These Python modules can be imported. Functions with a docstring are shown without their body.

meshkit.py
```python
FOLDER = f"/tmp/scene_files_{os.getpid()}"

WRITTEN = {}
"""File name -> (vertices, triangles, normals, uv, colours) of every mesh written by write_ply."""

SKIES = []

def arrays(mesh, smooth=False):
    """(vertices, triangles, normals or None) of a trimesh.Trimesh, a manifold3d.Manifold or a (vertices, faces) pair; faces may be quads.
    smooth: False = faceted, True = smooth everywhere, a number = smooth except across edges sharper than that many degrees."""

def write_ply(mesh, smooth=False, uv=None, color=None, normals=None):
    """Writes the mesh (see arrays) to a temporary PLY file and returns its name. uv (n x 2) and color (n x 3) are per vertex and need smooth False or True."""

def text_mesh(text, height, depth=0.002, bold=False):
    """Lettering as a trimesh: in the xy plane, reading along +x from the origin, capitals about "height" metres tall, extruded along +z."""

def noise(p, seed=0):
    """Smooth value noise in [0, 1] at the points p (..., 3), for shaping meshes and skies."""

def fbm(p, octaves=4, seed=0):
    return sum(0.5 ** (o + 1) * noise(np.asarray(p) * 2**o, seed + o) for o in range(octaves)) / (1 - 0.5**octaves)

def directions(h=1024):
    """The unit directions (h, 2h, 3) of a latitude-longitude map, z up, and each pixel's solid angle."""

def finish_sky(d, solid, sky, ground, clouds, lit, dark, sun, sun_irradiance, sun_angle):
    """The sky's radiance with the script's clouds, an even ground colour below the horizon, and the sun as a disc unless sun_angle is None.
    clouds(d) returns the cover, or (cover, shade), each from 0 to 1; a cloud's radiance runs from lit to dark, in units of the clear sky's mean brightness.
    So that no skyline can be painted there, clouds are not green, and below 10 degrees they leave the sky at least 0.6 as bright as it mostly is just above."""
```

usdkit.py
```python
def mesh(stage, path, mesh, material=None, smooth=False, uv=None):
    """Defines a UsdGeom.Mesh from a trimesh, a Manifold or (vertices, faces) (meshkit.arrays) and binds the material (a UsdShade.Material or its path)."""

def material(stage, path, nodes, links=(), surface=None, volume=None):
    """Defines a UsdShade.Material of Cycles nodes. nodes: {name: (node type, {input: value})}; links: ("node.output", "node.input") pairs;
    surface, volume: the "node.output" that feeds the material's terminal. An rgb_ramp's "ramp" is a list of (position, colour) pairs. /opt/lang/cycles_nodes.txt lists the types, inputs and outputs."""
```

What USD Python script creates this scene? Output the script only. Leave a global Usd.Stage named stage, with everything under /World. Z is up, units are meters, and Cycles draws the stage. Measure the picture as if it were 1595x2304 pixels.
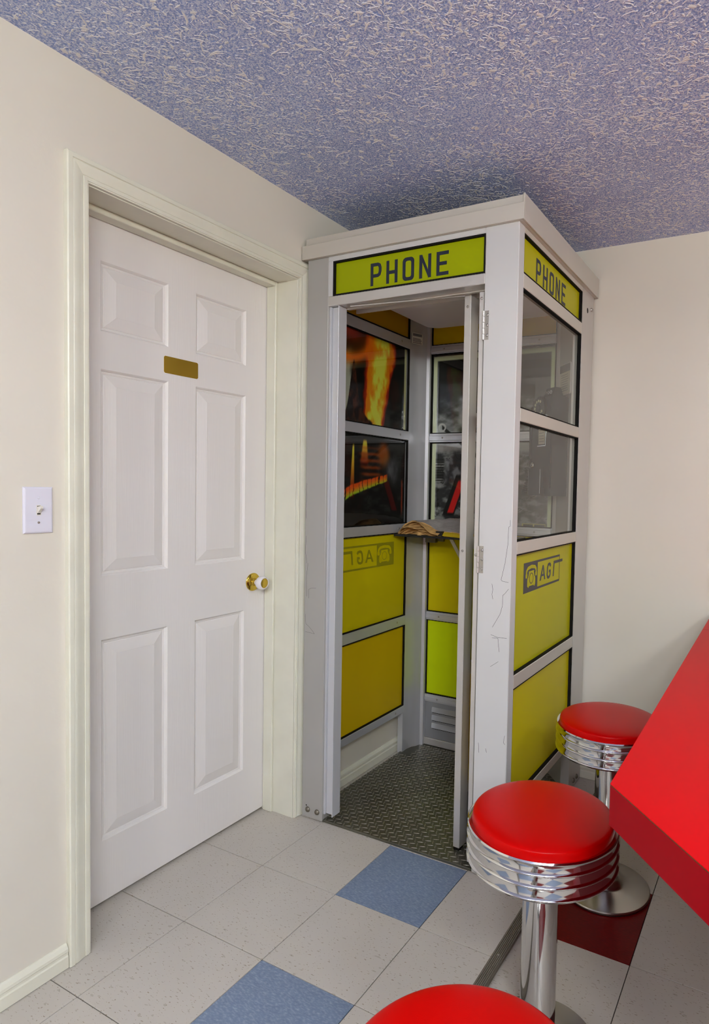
import math, random, numpy as np, trimesh, usdkit, meshkit
from pxr import Usd, UsdGeom, UsdLux, UsdShade, Gf, Sdf, Vt
from shapely.geometry import Polygon, LineString, Point, box as sbox
from shapely.ops import unary_union
from shapely import affinity
from scipy.spatial.transform import Rotation

random.seed(7); rng = np.random.default_rng(7)
stage = Usd.Stage.CreateInMemory()
UsdGeom.SetStageUpAxis(stage, UsdGeom.Tokens.z); UsdGeom.SetStageMetersPerUnit(stage, 1.0)
world = UsdGeom.Xform.Define(stage, '/World'); stage.SetDefaultPrim(world.GetPrim())
UsdGeom.Scope.Define(stage, '/World/Looks')

# ------------------------------------------------------------------ camera
W, H, FPX, S = 1595, 2304, 1397.34, 0.02            # S: millimetres of film per pixel
PPX, PPY = 246.92, 4.93                             # the photo is an off-centre crop: lens shift
CAM = np.array([1.6134, -1.8008, 1.2657])
ROT = Rotation.from_euler('z', .4725) * Rotation.from_euler('x', math.pi / 2 - .0408) * Rotation.from_euler('z', .0221)
cam = UsdGeom.Camera.Define(stage, '/World/camera')
cam.CreateFocalLengthAttr(FPX * S); cam.CreateHorizontalApertureAttr(W * S); cam.CreateVerticalApertureAttr(H * S)
cam.CreateHorizontalApertureOffsetAttr(-PPX * S); cam.CreateVerticalApertureOffsetAttr(PPY * S)
cam.CreateClippingRangeAttr(Gf.Vec2f(.02, 100)); cam.CreateFStopAttr(0.0)
m4 = np.eye(4); m4[:3, :3] = ROT.as_matrix().T; m4[3, :3] = CAM
cam.AddTransformOp().Set(Gf.Matrix4d(m4.tolist()))
cam.CreateExposureAttr(0.80)
# ------------------------------------------------------------------ ambient light (the room is closed; lamps below light it)
LAMP_POWER = 95.0
LAMP_COLOR = (.98, 1.0, .955)
LAMPS = [(2.05, -2.15, .048), (1.5, -3.6, .048), (2.7, -3.2, .048), (2.9, -.55, .026)]       # five-bulb fittings: x, y, bulb radius; last is fill added for the back wall

# ------------------------------------------------------------------ helpers
used = {}
def numbered(path):
    n = used.get(path, 0); used[path] = n + 1
    return path if n == 0 else f'{path}_{n:03d}'
def ppath(parent): return '/World' if parent is None else str(parent.GetPath() if hasattr(parent, 'GetPath') else parent)
def tag(o, label=None, cat=None, group=None, kind=None):
    p = o.GetPrim() if hasattr(o, 'GetPrim') else o
    for k, v in (('label', label), ('category', cat), ('group', group), ('kind', kind)):
        if v: p.SetCustomDataByKey(k, v)
    return o
def obj(name, mesh, mat, parent=None, smooth=False, label=None, kind=None):
    if isinstance(mesh, (list,)): mesh = join(mesh)
    m = usdkit.mesh(stage, numbered(ppath(parent) + '/' + name), mesh, mat, smooth=smooth)
    tag(m, label=label, kind=kind)
    return m
def xform(name, loc=(0, 0, 0), rotz=0, parent=None):
    x = UsdGeom.Xform.Define(stage, numbered(ppath(parent) + '/' + name))
    if any(loc) : x.AddTranslateOp().Set(Gf.Vec3d(*map(float, loc)))
    if rotz: x.AddRotateZOp().Set(math.degrees(rotz))
    return x
def thing(name, label, cat, loc=(0, 0, 0), rotz=0, group=None):
    return tag(xform(name, loc, rotz), label, cat, group)
def join(ms): return trimesh.util.concatenate([m for m in ms])
def box(x0, x1, y0, y1, z0, z1, b=0.0):
    x0, x1 = min(x0, x1), max(x0, x1); y0, y1 = min(y0, y1), max(y0, y1); z0, z1 = min(z0, z1), max(z0, z1)
    if b <= 0:
        m = trimesh.creation.box([x1 - x0, y1 - y0, z1 - z0]); m.apply_translation([(x0 + x1) / 2, (y0 + y1) / 2, (z0 + z1) / 2]); return m
    b = min(b, .45 * min(x1 - x0, y1 - y0, z1 - z0)); P = []
    for sx, X in ((1, x0), (-1, x1)):
        for sy, Y in ((1, y0), (-1, y1)):
            for sz, Z in ((1, z0), (-1, z1)):
                P += [(X + sx * b, Y + sy * b, Z), (X + sx * b, Y, Z + sz * b), (X, Y + sy * b, Z + sz * b)]
    return trimesh.convex.convex_hull(np.array(P))
def extrude(poly, h):
    ps = getattr(poly, 'geoms', [poly])
    return join([trimesh.creation.extrude_polygon(p, h, engine='earcut') for p in ps if p.area > 1e-9])
def place(m, ax, at, flip=False):
    """An extrusion in (u, v, w) onto a plane: ax 'y' -> u=x, v=z, grows to -y from at; ax 'x' -> u=y, v=z, grows to +x (or -x when flip)."""
    v = np.array(m.vertices); o = np.empty_like(v)
    if ax == 'y': o[:, 0], o[:, 2], o[:, 1] = v[:, 0], v[:, 1], at - v[:, 2]
    elif ax == 'x': o[:, 1], o[:, 2], o[:, 0] = v[:, 0], v[:, 1], at + (-1 if flip else 1) * v[:, 2]
    f = np.array(m.faces)
    r = trimesh.Trimesh(o, f, process=False)
    if r.volume < 0: r.invert()
    return r
def lathe(prof, n=64):
    m = trimesh.creation.revolve(np.array(prof, float), sections=n)
    if m.volume < 0: m.invert()
    return m
def moved(m, x=0, y=0, z=0):
    m = m.copy(); m.apply_translation([x, y, z]); return m
def tube(pts, r, n=8):
    pts = np.asarray(pts, float); k = len(pts); V = []
    t = np.gradient(pts, axis=0); t /= np.linalg.norm(t, axis=1)[:, None]
    up = np.array([0, 0, 1.]) if abs(t[0][2]) < .9 else np.array([1., 0, 0])
    a = np.cross(t[0], up); a /= np.linalg.norm(a)
    for i in range(k):
        a = a - t[i] * (a @ t[i]); a /= np.linalg.norm(a); b = np.cross(t[i], a)
        V += [pts[i] + r * (math.cos(q) * a + math.sin(q) * b) for q in np.linspace(0, 2 * math.pi, n, endpoint=False)]
    F = []
    for i in range(k - 1):
        for j in range(n):
            p, q = i * n + j, i * n + (j + 1) % n
            F += [[p, q, q + n], [p, q + n, p + n]]
    V += [pts[0], pts[-1]]
    for j in range(n):
        F += [[k * n, (j + 1) % n, j], [k * n + 1, (k - 1) * n + j, (k - 1) * n + (j + 1) % n]]
    m = trimesh.Trimesh(np.array(V), np.array(F), process=False)
    if m.volume < 0: m.invert()
    return m
def stroke(pts, w, round_ends=False):
    return LineString(pts).buffer(w / 2, cap_style=1 if round_ends else 2, join_style=1, quad_segs=5)
def rrect(x0, y0, x1, y1, r): return sbox(x0 + r, y0 + r, x1 - r, y1 - r).buffer(r, quad_segs=6)

# ------------------------------------------------------------------ materials
looks = {}
def mat(name, nodes, links=(), surface='p.BSDF'):
    looks[name] = usdkit.material(stage, '/World/Looks/' + name, nodes, links, surface=surface); return looks[name]
def plain(name, color, rough=.5, metal=0., spec=.5, bump=None, vary=None, coat=0.):
    """principled with an optional fine noise bump (scale, distance) and colour variation (scale, amount)"""
    n = {'p': ('principled_bsdf', dict(base_color=color, roughness=rough, metallic=metal, specular_ior_level=spec, coat_weight=coat))}; l = []
    n['g'] = ('geometry', {})
    if bump:
        n['bn'] = ('noise_texture', dict(scale=bump[0], detail=3)); n['b'] = ('bump', dict(distance=bump[1], strength=1.0))
        l += [('g.position', 'bn.vector'), ('bn.fac', 'b.height'), ('b.normal', 'p.normal')]
    if vary:
        c = np.array(color); n['vn'] = ('noise_texture', dict(scale=vary[0], detail=4))
        n['vr'] = ('rgb_ramp', dict(ramp=[(.3, tuple(c * (1 - vary[1]))), (.7, tuple(np.minimum(c * (1 + vary[1]), 1)))]))
        l += [('g.position', 'vn.vector'), ('vn.fac', 'vr.fac'), ('vr.color', 'p.base_color')]
    return mat(name, n, l)

WALLC = (.705, .665, .575)
plain('wall_paint', WALLC, .6, bump=(70, .0003), vary=(2.2, .02))
plain('wall_brown', (.20, .14, .12), .6)
plain('trim_paint', (.74, .73, .61), .38, bump=(40, .0006), vary=(9, .04))
# the leaf has a moulded wood grain: fine vertical streaks
mat('door_grain', {'g': ('geometry', {}), 'm': ('mapping', dict(scale=(60, 220, 9))), 'n': ('noise_texture', dict(scale=1, detail=4)),
    'b': ('bump', dict(distance=.0005, strength=.6)), 'p': ('principled_bsdf', dict(base_color=(.80, .77, .745), roughness=.42))},
    [('g.position', 'm.vector'), ('m.vector', 'n.vector'), ('n.fac', 'b.height'), ('b.normal', 'p.normal')])
mat('ceiling_paint', {'g': ('geometry', {}), 'n': ('noise_texture', dict(scale=210, detail=3, roughness=.72)),
    'r': ('rgb_ramp', dict(ramp=[(0, (.26, .35, .67)), (.45, (.28, .37, .69)), (.54, (.66, .72, .88)), (1, (.76, .79, .84))])),
    'n2': ('noise_texture', dict(scale=3, detail=3)), 'r2': ('rgb_ramp', dict(ramp=[(.3, (.85, .85, .9)), (.7, (1, 1, 1))])),
    'x': ('mix_color', dict(blend_type='multiply', fac=1.0)),
    'b': ('bump', dict(distance=.003, strength=.8)), 'p': ('principled_bsdf', dict(roughness=.75, specular_ior_level=.3))},
    [('g.position', 'n.vector'), ('g.position', 'n2.vector'), ('n.fac', 'r.fac'), ('n2.fac', 'r2.fac'), ('r.color', 'x.a'), ('r2.color', 'x.b'), ('x.result', 'p.base_color'), ('n.fac', 'b.height'), ('b.normal', 'p.normal')])
plain('ceiling_flake', (.77, .775, .80), .75)
def tile_mat(name, base, fleck, ang, blue=False):
    lo, hi = (.66, .70) if not blue else (.45, .75)
    nodes = {'g': ('geometry', {}), 'm': ('mapping', dict(rotation=(0, 0, ang), scale=(95, 260, 1))), 'n': ('noise_texture', dict(scale=1, detail=1.2)),
        'r': ('rgb_ramp', dict(ramp=[(lo, base), (hi, fleck)])),
        'm2': ('mapping', dict(rotation=(0, 0, ang), scale=(40, 110, 1), location=(3.3, 1.7, 0))), 'n2': ('noise_texture', dict(scale=1, detail=1)),
        'r2': ('rgb_ramp', dict(ramp=[(.68, (1, 1, 1)), (.72, (.80, .78, .74))] if not blue else [(.3, (.9, .9, .92)), (.7, (1.06, 1.06, 1.04))])),
        'n3': ('noise_texture', dict(scale=5, detail=3)), 'r3': ('rgb_ramp', dict(ramp=[(.3, (.95, .95, .95)), (.7, (1, 1, 1))])),
        'x': ('mix_color', dict(blend_type='multiply', fac=1.0)), 'y': ('mix_color', dict(blend_type='multiply', fac=1.0)),
        'p': ('principled_bsdf', dict(roughness=.36, specular_ior_level=.4 if 'red' not in name else .12))}
    links = [('g.position', 'm.vector'), ('m.vector', 'n.vector'), ('n.fac', 'r.fac'), ('g.position', 'm2.vector'), ('m2.vector', 'n2.vector'), ('n2.fac', 'r2.fac'),
        ('g.position', 'n3.vector'), ('n3.fac', 'r3.fac'), ('r.color', 'x.a'), ('r2.color', 'x.b'), ('x.result', 'y.a'), ('r3.color', 'y.b'), ('y.result', 'p.base_color')]
    return mat(name, nodes, links)
CREAM = (.535, .495, .44)
for k, a in enumerate((.6, 2.2, 1.2)): tile_mat(f'cream_tile_{"abc"[k]}', CREAM, (.33, .275, .21), a)
tile_mat('blue_tile', (.17, .225, .33), (.27, .33, .43), .75, True)
tile_mat('red_tile', (.13, .0, .001), (.18, .002, .003), .4, True)
plain('joint_dark', (.05, .045, .035), .8)
plain('nosing_metal', (.20, .175, .14), .5, .35)
plain('aluminium', (.62, .60, .575), .38, .55, bump=(60, .0002), vary=(4, .04))
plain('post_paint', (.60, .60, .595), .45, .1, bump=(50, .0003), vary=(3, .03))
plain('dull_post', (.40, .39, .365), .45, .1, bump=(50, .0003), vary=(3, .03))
plain('inner_aluminium', (.60, .61, .64), .36, .5)
plain('pale_aluminium', (.62, .63, .66), .4, .25)
plain('roof_metal', (.60, .565, .50), .45, .25, vary=(3, .04))
plain('screw_steel', (.45, .43, .40), .35, .9)
plain('bolt_steel', (.22, .2, .16), .5, .8)
plain('gasket_black', (.008, .0075, .007), .7, spec=.12)
plain('marker_black', (.03, .03, .035), .6)
plain('lime_panel', (.33, .385, .003), .3, spec=.08)
plain('olive_panel', (.47, .44, .005), .3, spec=.08)
plain('gold_panel', (.62, .42, .004), .3, spec=.08)
plain('yellow_panel', (.60, .50, .004), .3, spec=.08)
plain('lit_through_lime_panel', (.58, .72, .005), .3, spec=.08)  # lime brightened as if lit from behind; that light is in the base colour
plain('orange_panel', (.50, .29, .008), .3, spec=.08)
plain('sign_navy', (.008, .014, .035), .45)
plain('logo_charcoal', (.055, .052, .055), .5)
plain('logo_faint', (.30, .27, .008), .35)
plain('lens_white', (.74, .70, .68), .22)
plain('plate_steel', (.135, .13, .10), .42, .6, bump=(30, .0006), vary=(6, .25))
plain('lug_steel', (.30, .285, .24), .36, .8)
plain('kick_grey', (.34, .35, .37), .42, .5)
plain('brass', (.62, .44, .07), .14, 1.)
plain('plate_brass', (.66, .42, .06), .3, 1.)
plain('porcelain', (.80, .77, .80), .12)
plain('switch_white', (.70, .69, .78), .3)
plain('switch_ivory', (.72, .68, .60), .35)
plain('slot_dark', (.02, .018, .015), .8)
plain('chrome', (.68, .68, .68), .07, 1.)
plain('base_steel', (.40, .375, .34), .26, 1., bump=(25, .0003))
plain('red_vinyl', (.50, .0, .0), .27, spec=.12, bump=(900, .00015))
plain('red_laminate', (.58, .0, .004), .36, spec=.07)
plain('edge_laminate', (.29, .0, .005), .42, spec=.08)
plain('core_brown', (.10, .045, .01), .8)
plain('phone_black', (.022, .022, .024), .28)
plain('phone_rib', (.05, .05, .052), .25, .4)
plain('dial_ivory', (.55, .56, .36), .5)
plain('card_paper', (.62, .60, .48), .7)
plain('ink_grey', (.16, .15, .15), .7)
plain('shelf_black', (.014, .014, .016), .35)
plain('page_tan', (.60, .36, .13), .8, bump=(300, .001), vary=(45, .2))
plain('page_grey', (.42, .39, .36), .8, vary=(60, .12))
plain('cover_yellow', (.62, .44, .012), .45)
plain('border_green', (.62, .64, .52), .6)
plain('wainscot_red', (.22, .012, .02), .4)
plain('dark_wood', (.05, .022, .014), .4)
mat('pane_glass', {'t': ('transparent_bsdf', dict(color=(.93, .94, .92))), 'q': ('glossy_bsdf', dict(color=(1, 1, 1), roughness=.0)), 'f': ('fresnel', dict(IOR=1.6)), 'g': ('geometry', {}),
    'i': ('math', dict(math_type='subtract', value1=1.0)), 'k': ('math', dict(math_type='multiply')), 'mx': ('mix_closure', {})},
    [('g.backfacing', 'i.value2'), ('i.value', 'k.value1'), ('f.fac', 'k.value2'), ('k.value', 'mx.fac'), ('t.BSDF', 'mx.closure1'), ('q.BSDF', 'mx.closure2')], surface='mx.closure')
mat('printed', {'a': ('attribute', dict(attribute='print')), 'p': ('principled_bsdf', dict(roughness=.45, specular_ior_level=.4))}, [('a.color', 'p.base_color')])
mat('lamp_glow', {'e': ('emission', dict(color=LAMP_COLOR, strength=LAMP_POWER))}, surface='e.emission')
L = looks

# ------------------------------------------------------------------ the room: dimensions from the photograph
D, HC, XR, YF = .8606, 2.308, 4.6, -4.4          # back wall, ceiling, far right wall, wall behind the camera
OY0, OY1, OZ = -.8055, -.0257, 2.0235            # door opening in the left wall
def struct(name, mesh, m, parent=None, smooth=False): 
    o = obj(name, mesh, m, parent, smooth); return tag(o, kind='structure') if parent is None else o
struct('wall_left', [box(-.2, 0, YF - .2, OY0 - .012, -.1, HC), box(-.2, 0, OY1 + .012, D, -.1, HC), box(-.2, 0, OY0 - .012, OY1 + .012, OZ + .012, HC)], L['wall_paint'])
struct('wall_back', box(-.2, XR + .2, D, D + .2, -.1, HC), L['wall_paint'])
struct('wall_right', box(XR, XR + .2, YF, D, -.1, HC), L['wall_paint'])
struct('wall_front', box(0, XR + .2, YF - .2, YF, -.1, HC), L['wall_brown'])
ceil = xform('ceiling'); tag(ceil, kind='structure')
obj('slab', box(-.2, XR + .2, YF - .2, D + .2, HC, HC + .15), L['ceiling_paint'], ceil)
# trowelled paper-fibre flakes standing on the ceiling paint
def flake(n, w, bend, seed):
    r = np.random.default_rng(seed); t = np.linspace(-.5, .5, n); x = t; y = bend * (t ** 2) * 4 + r.normal(0, .02, n)
    ww = w * (1 - (2 * np.abs(t)) ** 3) + .012
    V = np.r_[np.c_[x, y - ww, np.zeros(n)], np.c_[x, y, np.full(n, -.05)], np.c_[x, y + ww, np.zeros(n)]]
    F = []
    for i in range(n - 1):
        for a in (0, n): F += [[a + i, a + n + i, a + i + 1], [a + i + 1, a + n + i, a + n + i + 1]]
    return V, np.array(F)
pi = UsdGeom.PointInstancer.Define(stage, '/World/ceiling/fibre_flake'); tag(pi, kind='stuff', label='cream paper fibre flakes trowelled over blue paint')
protos = []
for k, (n, w, b) in enumerate([(5, .035, .03), (5, .05, .10), (6, .11, -.08), (5, .17, .05), (6, .03, .14), (5, .26, .02)]):
    pm = usdkit.mesh(stage, f'/World/ceiling/fibre_flake/flake_{k}', flake(n, w, b, k), L['ceiling_flake']); protos.append(pm.GetPath())
NF = 120000
px, py = rng.uniform(.0, 3.2, NF), rng.uniform(-2.6, D, NF)
dens = meshkit.fbm(np.c_[px * 5, py * 5, np.zeros(NF)], 3, 5); keep = rng.uniform(0, 1, NF) < np.clip((dens - .2) * 2.4, .4, 1); px, py = px[keep], py[keep]; NF = len(px)
ln = np.clip(rng.lognormal(math.log(.0062), .72, NF), .0022, .045); ang = rng.normal(.35, .95, NF) + math.pi * (rng.uniform(0, 1, NF) < .18) * .5
kind = np.where(ln > .02, rng.choice([0, 1, 4], NF), rng.choice([0, 1, 2, 3, 5], NF))
pi.CreatePrototypesRel().SetTargets(protos)
pi.CreateProtoIndicesAttr(Vt.IntArray.FromNumpy(kind.astype(np.int32)))
pi.CreatePositionsAttr(Vt.Vec3fArray.FromNumpy(np.c_[px, py, np.full(NF, HC)].astype(np.float32)))
pi.CreateScalesAttr(Vt.Vec3fArray.FromNumpy(np.c_[ln, ln, np.full(NF, .014)].astype(np.float32)))
pi.CreateOrientationsAttr(Vt.QuathArray([Gf.Quath(float(math.cos(a / 2)), 0, 0, float(math.sin(a / 2))) for a in ang]))

# floor: vinyl tiles, each a piece; a dark slab below shows in the joints
floor = xform('floor'); tag(floor, kind='structure')
obj('slab', box(-.2, XR + .2, YF - .2, D + .2, -.12, -.014), L['joint_dark'], floor)
T, OX, OYT, GAP = .3043, .1216, -.909, .0011
NX0, NX1, LOW = .958, .992, -.010                # nosing strip; floor right of it lies a little lower
def tile(x0, x1, y0, y1, z, m): obj('tile', box(x0 + GAP, x1 - GAP, y0 + GAP, y1 - GAP, z - .0035, z, .0006), L[m], floor)
for i in range(-1, 4):
    for j in range(-6, 7):
        x0, x1 = OX + (i - 0) * T, OX + (i + 1) * T; y0, y1 = OYT + j * .3047, OYT + (j + 1) * .3047
        x0, x1 = max(x0, -.19 if 0 <= j <= 2 else .0), min(x1, NX0); y1 = min(y1, D)
        if x1 - x0 < .01 or y1 - y0 < .01: continue
        blue = (i == 1 and j in (0, 2)) or (i == 1 and j == -2)
        tile(x0, x1, y0, y1, 0, 'blue_tile' if blue else 'cream_tile_' + 'abc'[(i * 2 + j * 5 + (i * j) % 3) % 3])
obj('underlay', box(-.19, NX0, YF, D, -.014, -.0036), L['joint_dark'], floor)
T2 = .3358; RX, RY = 1.295, -.137
for i in range(-1, 10):
    for j in range(-12, 4):
        x0 = RX + i * .31; x1 = x0 + .31; y0 = RY + j * T2; y1 = min(y0 + T2, D)
        x0, x1 = max(x0, NX1 - .012), min(x1, XR)
        if x1 - x0 < .01 or y1 - y0 < .01: continue
        tile(x0, x1, y0, y1, LOW, ('red_tile' if j % 2 else 'blue_tile') if j < -2 and (i + j) % 2 else 'red_tile' if (i == -1 and j == 0) or (i > 2 and (i + j) % 4 == 0) else 'cream_tile_' + 'bca'[(i + j * 2 + (i * j) % 3) % 3])
for j in range(-11, -5):
    for i in range(-1, 4):
        x0, x1 = max(OX + i * T, 0), min(OX + (i + 1) * T, NX0); y0 = OYT + j * .3047
        tile(x0, x1, max(y0, YF), y0 + .3047, 0, 'blue_tile' if (i + j) % 2 else 'cream_tile_' + 'abc'[(i + j) % 3])
trim1 = xform('trim_1'); tag(trim1, kind='structure')
prof = [(NX0, 0), (NX0, .0025)]
for k in range(6):
    a = NX0 + .002 + k * .0048; prof += [(a, .0035), (a + .0032, .0035), (a + .0036, .0015), (a + .0046, .0015)]
prof += [(NX1, .0035), (NX1, -.005), (NX1 - .006, -.005), (NX1 - .006, 0)]
nm = extrude(Polygon(prof), D - YF - .02); v = np.array(nm.vertices); nm = trimesh.Trimesh(np.c_[v[:, 0], YF + .01 + v[:, 2], v[:, 1]], nm.faces, process=False)
if nm.volume < 0: nm.invert()
obj('nosing', nm, L['nosing_metal'], trim1)
for y in (-.29, -.52, -.05, .2):
    obj('screw', moved(lathe([(0, 0), (.0035, 0), (.003, .0012), (0, .0016)], 12), .5 * (NX0 + NX1), y, .0034), L['screw_steel'], trim1)

# baseboards: profile (thickness, height)
def baseboard(name, p0, p1, nrm):
    prof = Polygon([(0, 0), (.012, 0), (.012, .030), (.0095, .034), (.0095, .040), (.012, .043), (.011, .050), (.006, .058), (.003, .062), (0, .062)])
    ln_ = np.linalg.norm(np.subtract(p1, p0)); d = np.subtract(p1, p0) / ln_
    m = extrude(prof, ln_); v = np.array(m.vertices)
    P = np.c_[p0[0] + v[:, 0] * nrm[0] + v[:, 2] * d[0], p0[1] + v[:, 0] * nrm[1] + v[:, 2] * d[1], v[:, 1] + .002]
    m = trimesh.Trimesh(P, m.faces, process=False)
    if m.volume < 0: m.invert()
    struct(name, m, L['trim_paint'])
baseboard('baseboard_left', (0, YF), (0, -.8655), (1, 0))
baseboard('baseboard_left', (0, .034), (0, D), (1, 0))
baseboard('baseboard_back', (.012, D), (XR, D), (0, -1))
baseboard('baseboard_right', (XR, YF), (XR, D), (-1, 0))
# unseen wainscot and door, added behind the camera for dark reflections in the chrome
struct('added_trim_2', box(0, XR, YF, YF + .02, LOW, .95, .003), L['wainscot_red'])
struct('door_2', box(2.6, 3.5, YF, YF + .045, LOW, 2.03, .004), L['dark_wood'])
for k, (x, y, rb) in enumerate(LAMPS):
    lp = thing('ceiling_light', ['five bulb ceiling light behind the camera near the door wall', 'five bulb ceiling light farthest behind the camera near the door wall', 'five bulb ceiling light in the far room corner behind the camera', 'added fill light of five small bulbs to brighten the back wall'][k], 'ceiling light', (x, y, HC))
    obj('canopy', lathe([(0, -.045), (.05, -.045), (.085, -.02), (.09, -.001), (0, -.001)], 40), L['brass'], lp, smooth=40)
    obj('stem', moved(lathe([(0, 0), (.011, 0), (.011, .14), (0, .14)], 16), 0, 0, -.18), L['brass'], lp)
    for q in range(5):
        a = q * 2 * math.pi / 5 + .3; c_, s_ = math.cos(a), math.sin(a)
        obj('arm', tube([(.008 * c_, .008 * s_, -.17), (.08 * c_, .08 * s_, -.185), (.15 * c_, .15 * s_, -.19), (.165 * c_, .165 * s_, -.215)], .007, 8), L['brass'], lp, smooth=True)
        obj('bulb', moved(trimesh.creation.icosphere(3, rb), .168 * c_, .168 * s_, -.214 - rb), L['lamp_glow'], lp, smooth=True)

# ------------------------------------------------------------------ door in the left wall
door = xform('door_1'); tag(door, 'white six panel door with brass and porcelain knob', None, None, 'structure')
LX, LT = -.1463, .035
y0, y1, z0, z1 = OY0 - .004, OY1 - .0, .011, 2.009
PY = [(-.6765, -.4555), (-.351, -.134)]; PZ = [(1.696, 1.895), (.987, 1.588), (.195, .799)]
plate = sbox(y0, z0, y1, z1); holes = [sbox(a, c, b, d) for a, b in PY for c, d in PZ]
leaf = place(extrude(plate.difference(unary_union(holes)), .014), 'x', LX - .014)
obj('door_leaf', [leaf, box(LX - LT, LX - .014, y0, y1, z0, z1)], L['door_grain'], door)
def door_panel(a, b, c, d):
    rings = [(0, 0), (.0035, -.004), (.006, -.0085), (.011, -.0095), (.013, -.0105), (.015, -.0085), (.048, -.001), (.050, -.0012)]
    V, F = [], []
    for k, (o, dx) in enumerate(rings):
        V += [(LX + dx, a + o, c + o), (LX + dx, b - o, c + o), (LX + dx, b - o, d - o), (LX + dx, a + o, d - o)]
        if k:
            for q in range(4):
                p0_, p1_ = 4 * (k - 1) + q, 4 * (k - 1) + (q + 1) % 4; F += [[p0_, p1_, p1_ + 4], [p0_, p1_ + 4, p0_ + 4]]
    n = 4 * (len(rings) - 1); F += [[n, n + 1, n + 2], [n, n + 2, n + 3]]
    return np.array(V), np.array(F)
for a, b in PY:
    for c, d in PZ: obj('door_panel', door_panel(a, b, c, d), L['door_grain'], door)
# jamb, stop, casing
JX = -.2
obj('door_jamb', [box(JX, .001, OY1, OY1 + .012, 0, OZ + .012), box(JX, .001, OY0 - .012, OY0, 0, OZ + .012), box(JX, .001, OY0, OY1, OZ, OZ + .012)], L['trim_paint'], door)
obj('jamb_extension', [box(-.051, .001, OY1 - .002, OY1, 0, OZ, .0008), box(-.051, .001, OY0, OY0 + .002, 0, OZ, .0008), box(-.051, .001, OY0, OY1, OZ - .0035, OZ, .001)], L['trim_paint'], door)
obj('door_stop', [box(LX + .0015, -.100, OY1 - .010, OY1, 0, OZ, .002), box(LX + .0015, -.100, OY0, OY0 + .010, 0, OZ, .002), box(LX + .0015, -.100, OY0 + .01, OY1 - .01, OZ - .0165, OZ, .002)], L['trim_paint'], door)
CW = .058
cprof = [(0, 0), (0, .0145), (.003, .0165), (.013, .0165), (.0145, .0135), (.017, .0150), (.024, .0150), (.034, .0115), (.042, .0100), (.0435, .0085), (.045, .0105), (.0535, .0105), (.0545, .0085), (.0575, .0085), (CW, .006), (CW, 0)]
def casing(P, Q, din_p, din_q):
    """P, Q: outer corner points (y, z); din: direction that a unit of profile width moves inward at each end"""
    V = [(t, P[0] + w * din_p[0], P[1] + w * din_p[1]) for w, t in cprof] + [(t, Q[0] + w * din_q[0], Q[1] + w * din_q[1]) for w, t in cprof]
    n = len(cprof); F = [[i, (i + 1) % n, n + (i + 1) % n] for i in range(n)] + [[i, n + (i + 1) % n, n + i] for i in range(n)]
    m = trimesh.Trimesh(np.array(V), np.array(F), process=False); return m
yl, yr, zt = OY0 - CW, OY1 + CW, OZ + CW
for args in [((yl, 0.001), (yl, zt), (1, 0), (1, -1)), ((yl, zt), (yr, zt), (1, -1), (-1, -1)), ((yr, zt), (yr, 0.001), (-1, -1), (-1, 0))]:
    m = casing(*args)
    f = np.array(m.faces); obj('casing', (np.array(m.vertices), f[:, ::-1] if args[0][1] < 1 or True else f), L['trim_paint'], door, smooth=20)
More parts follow.
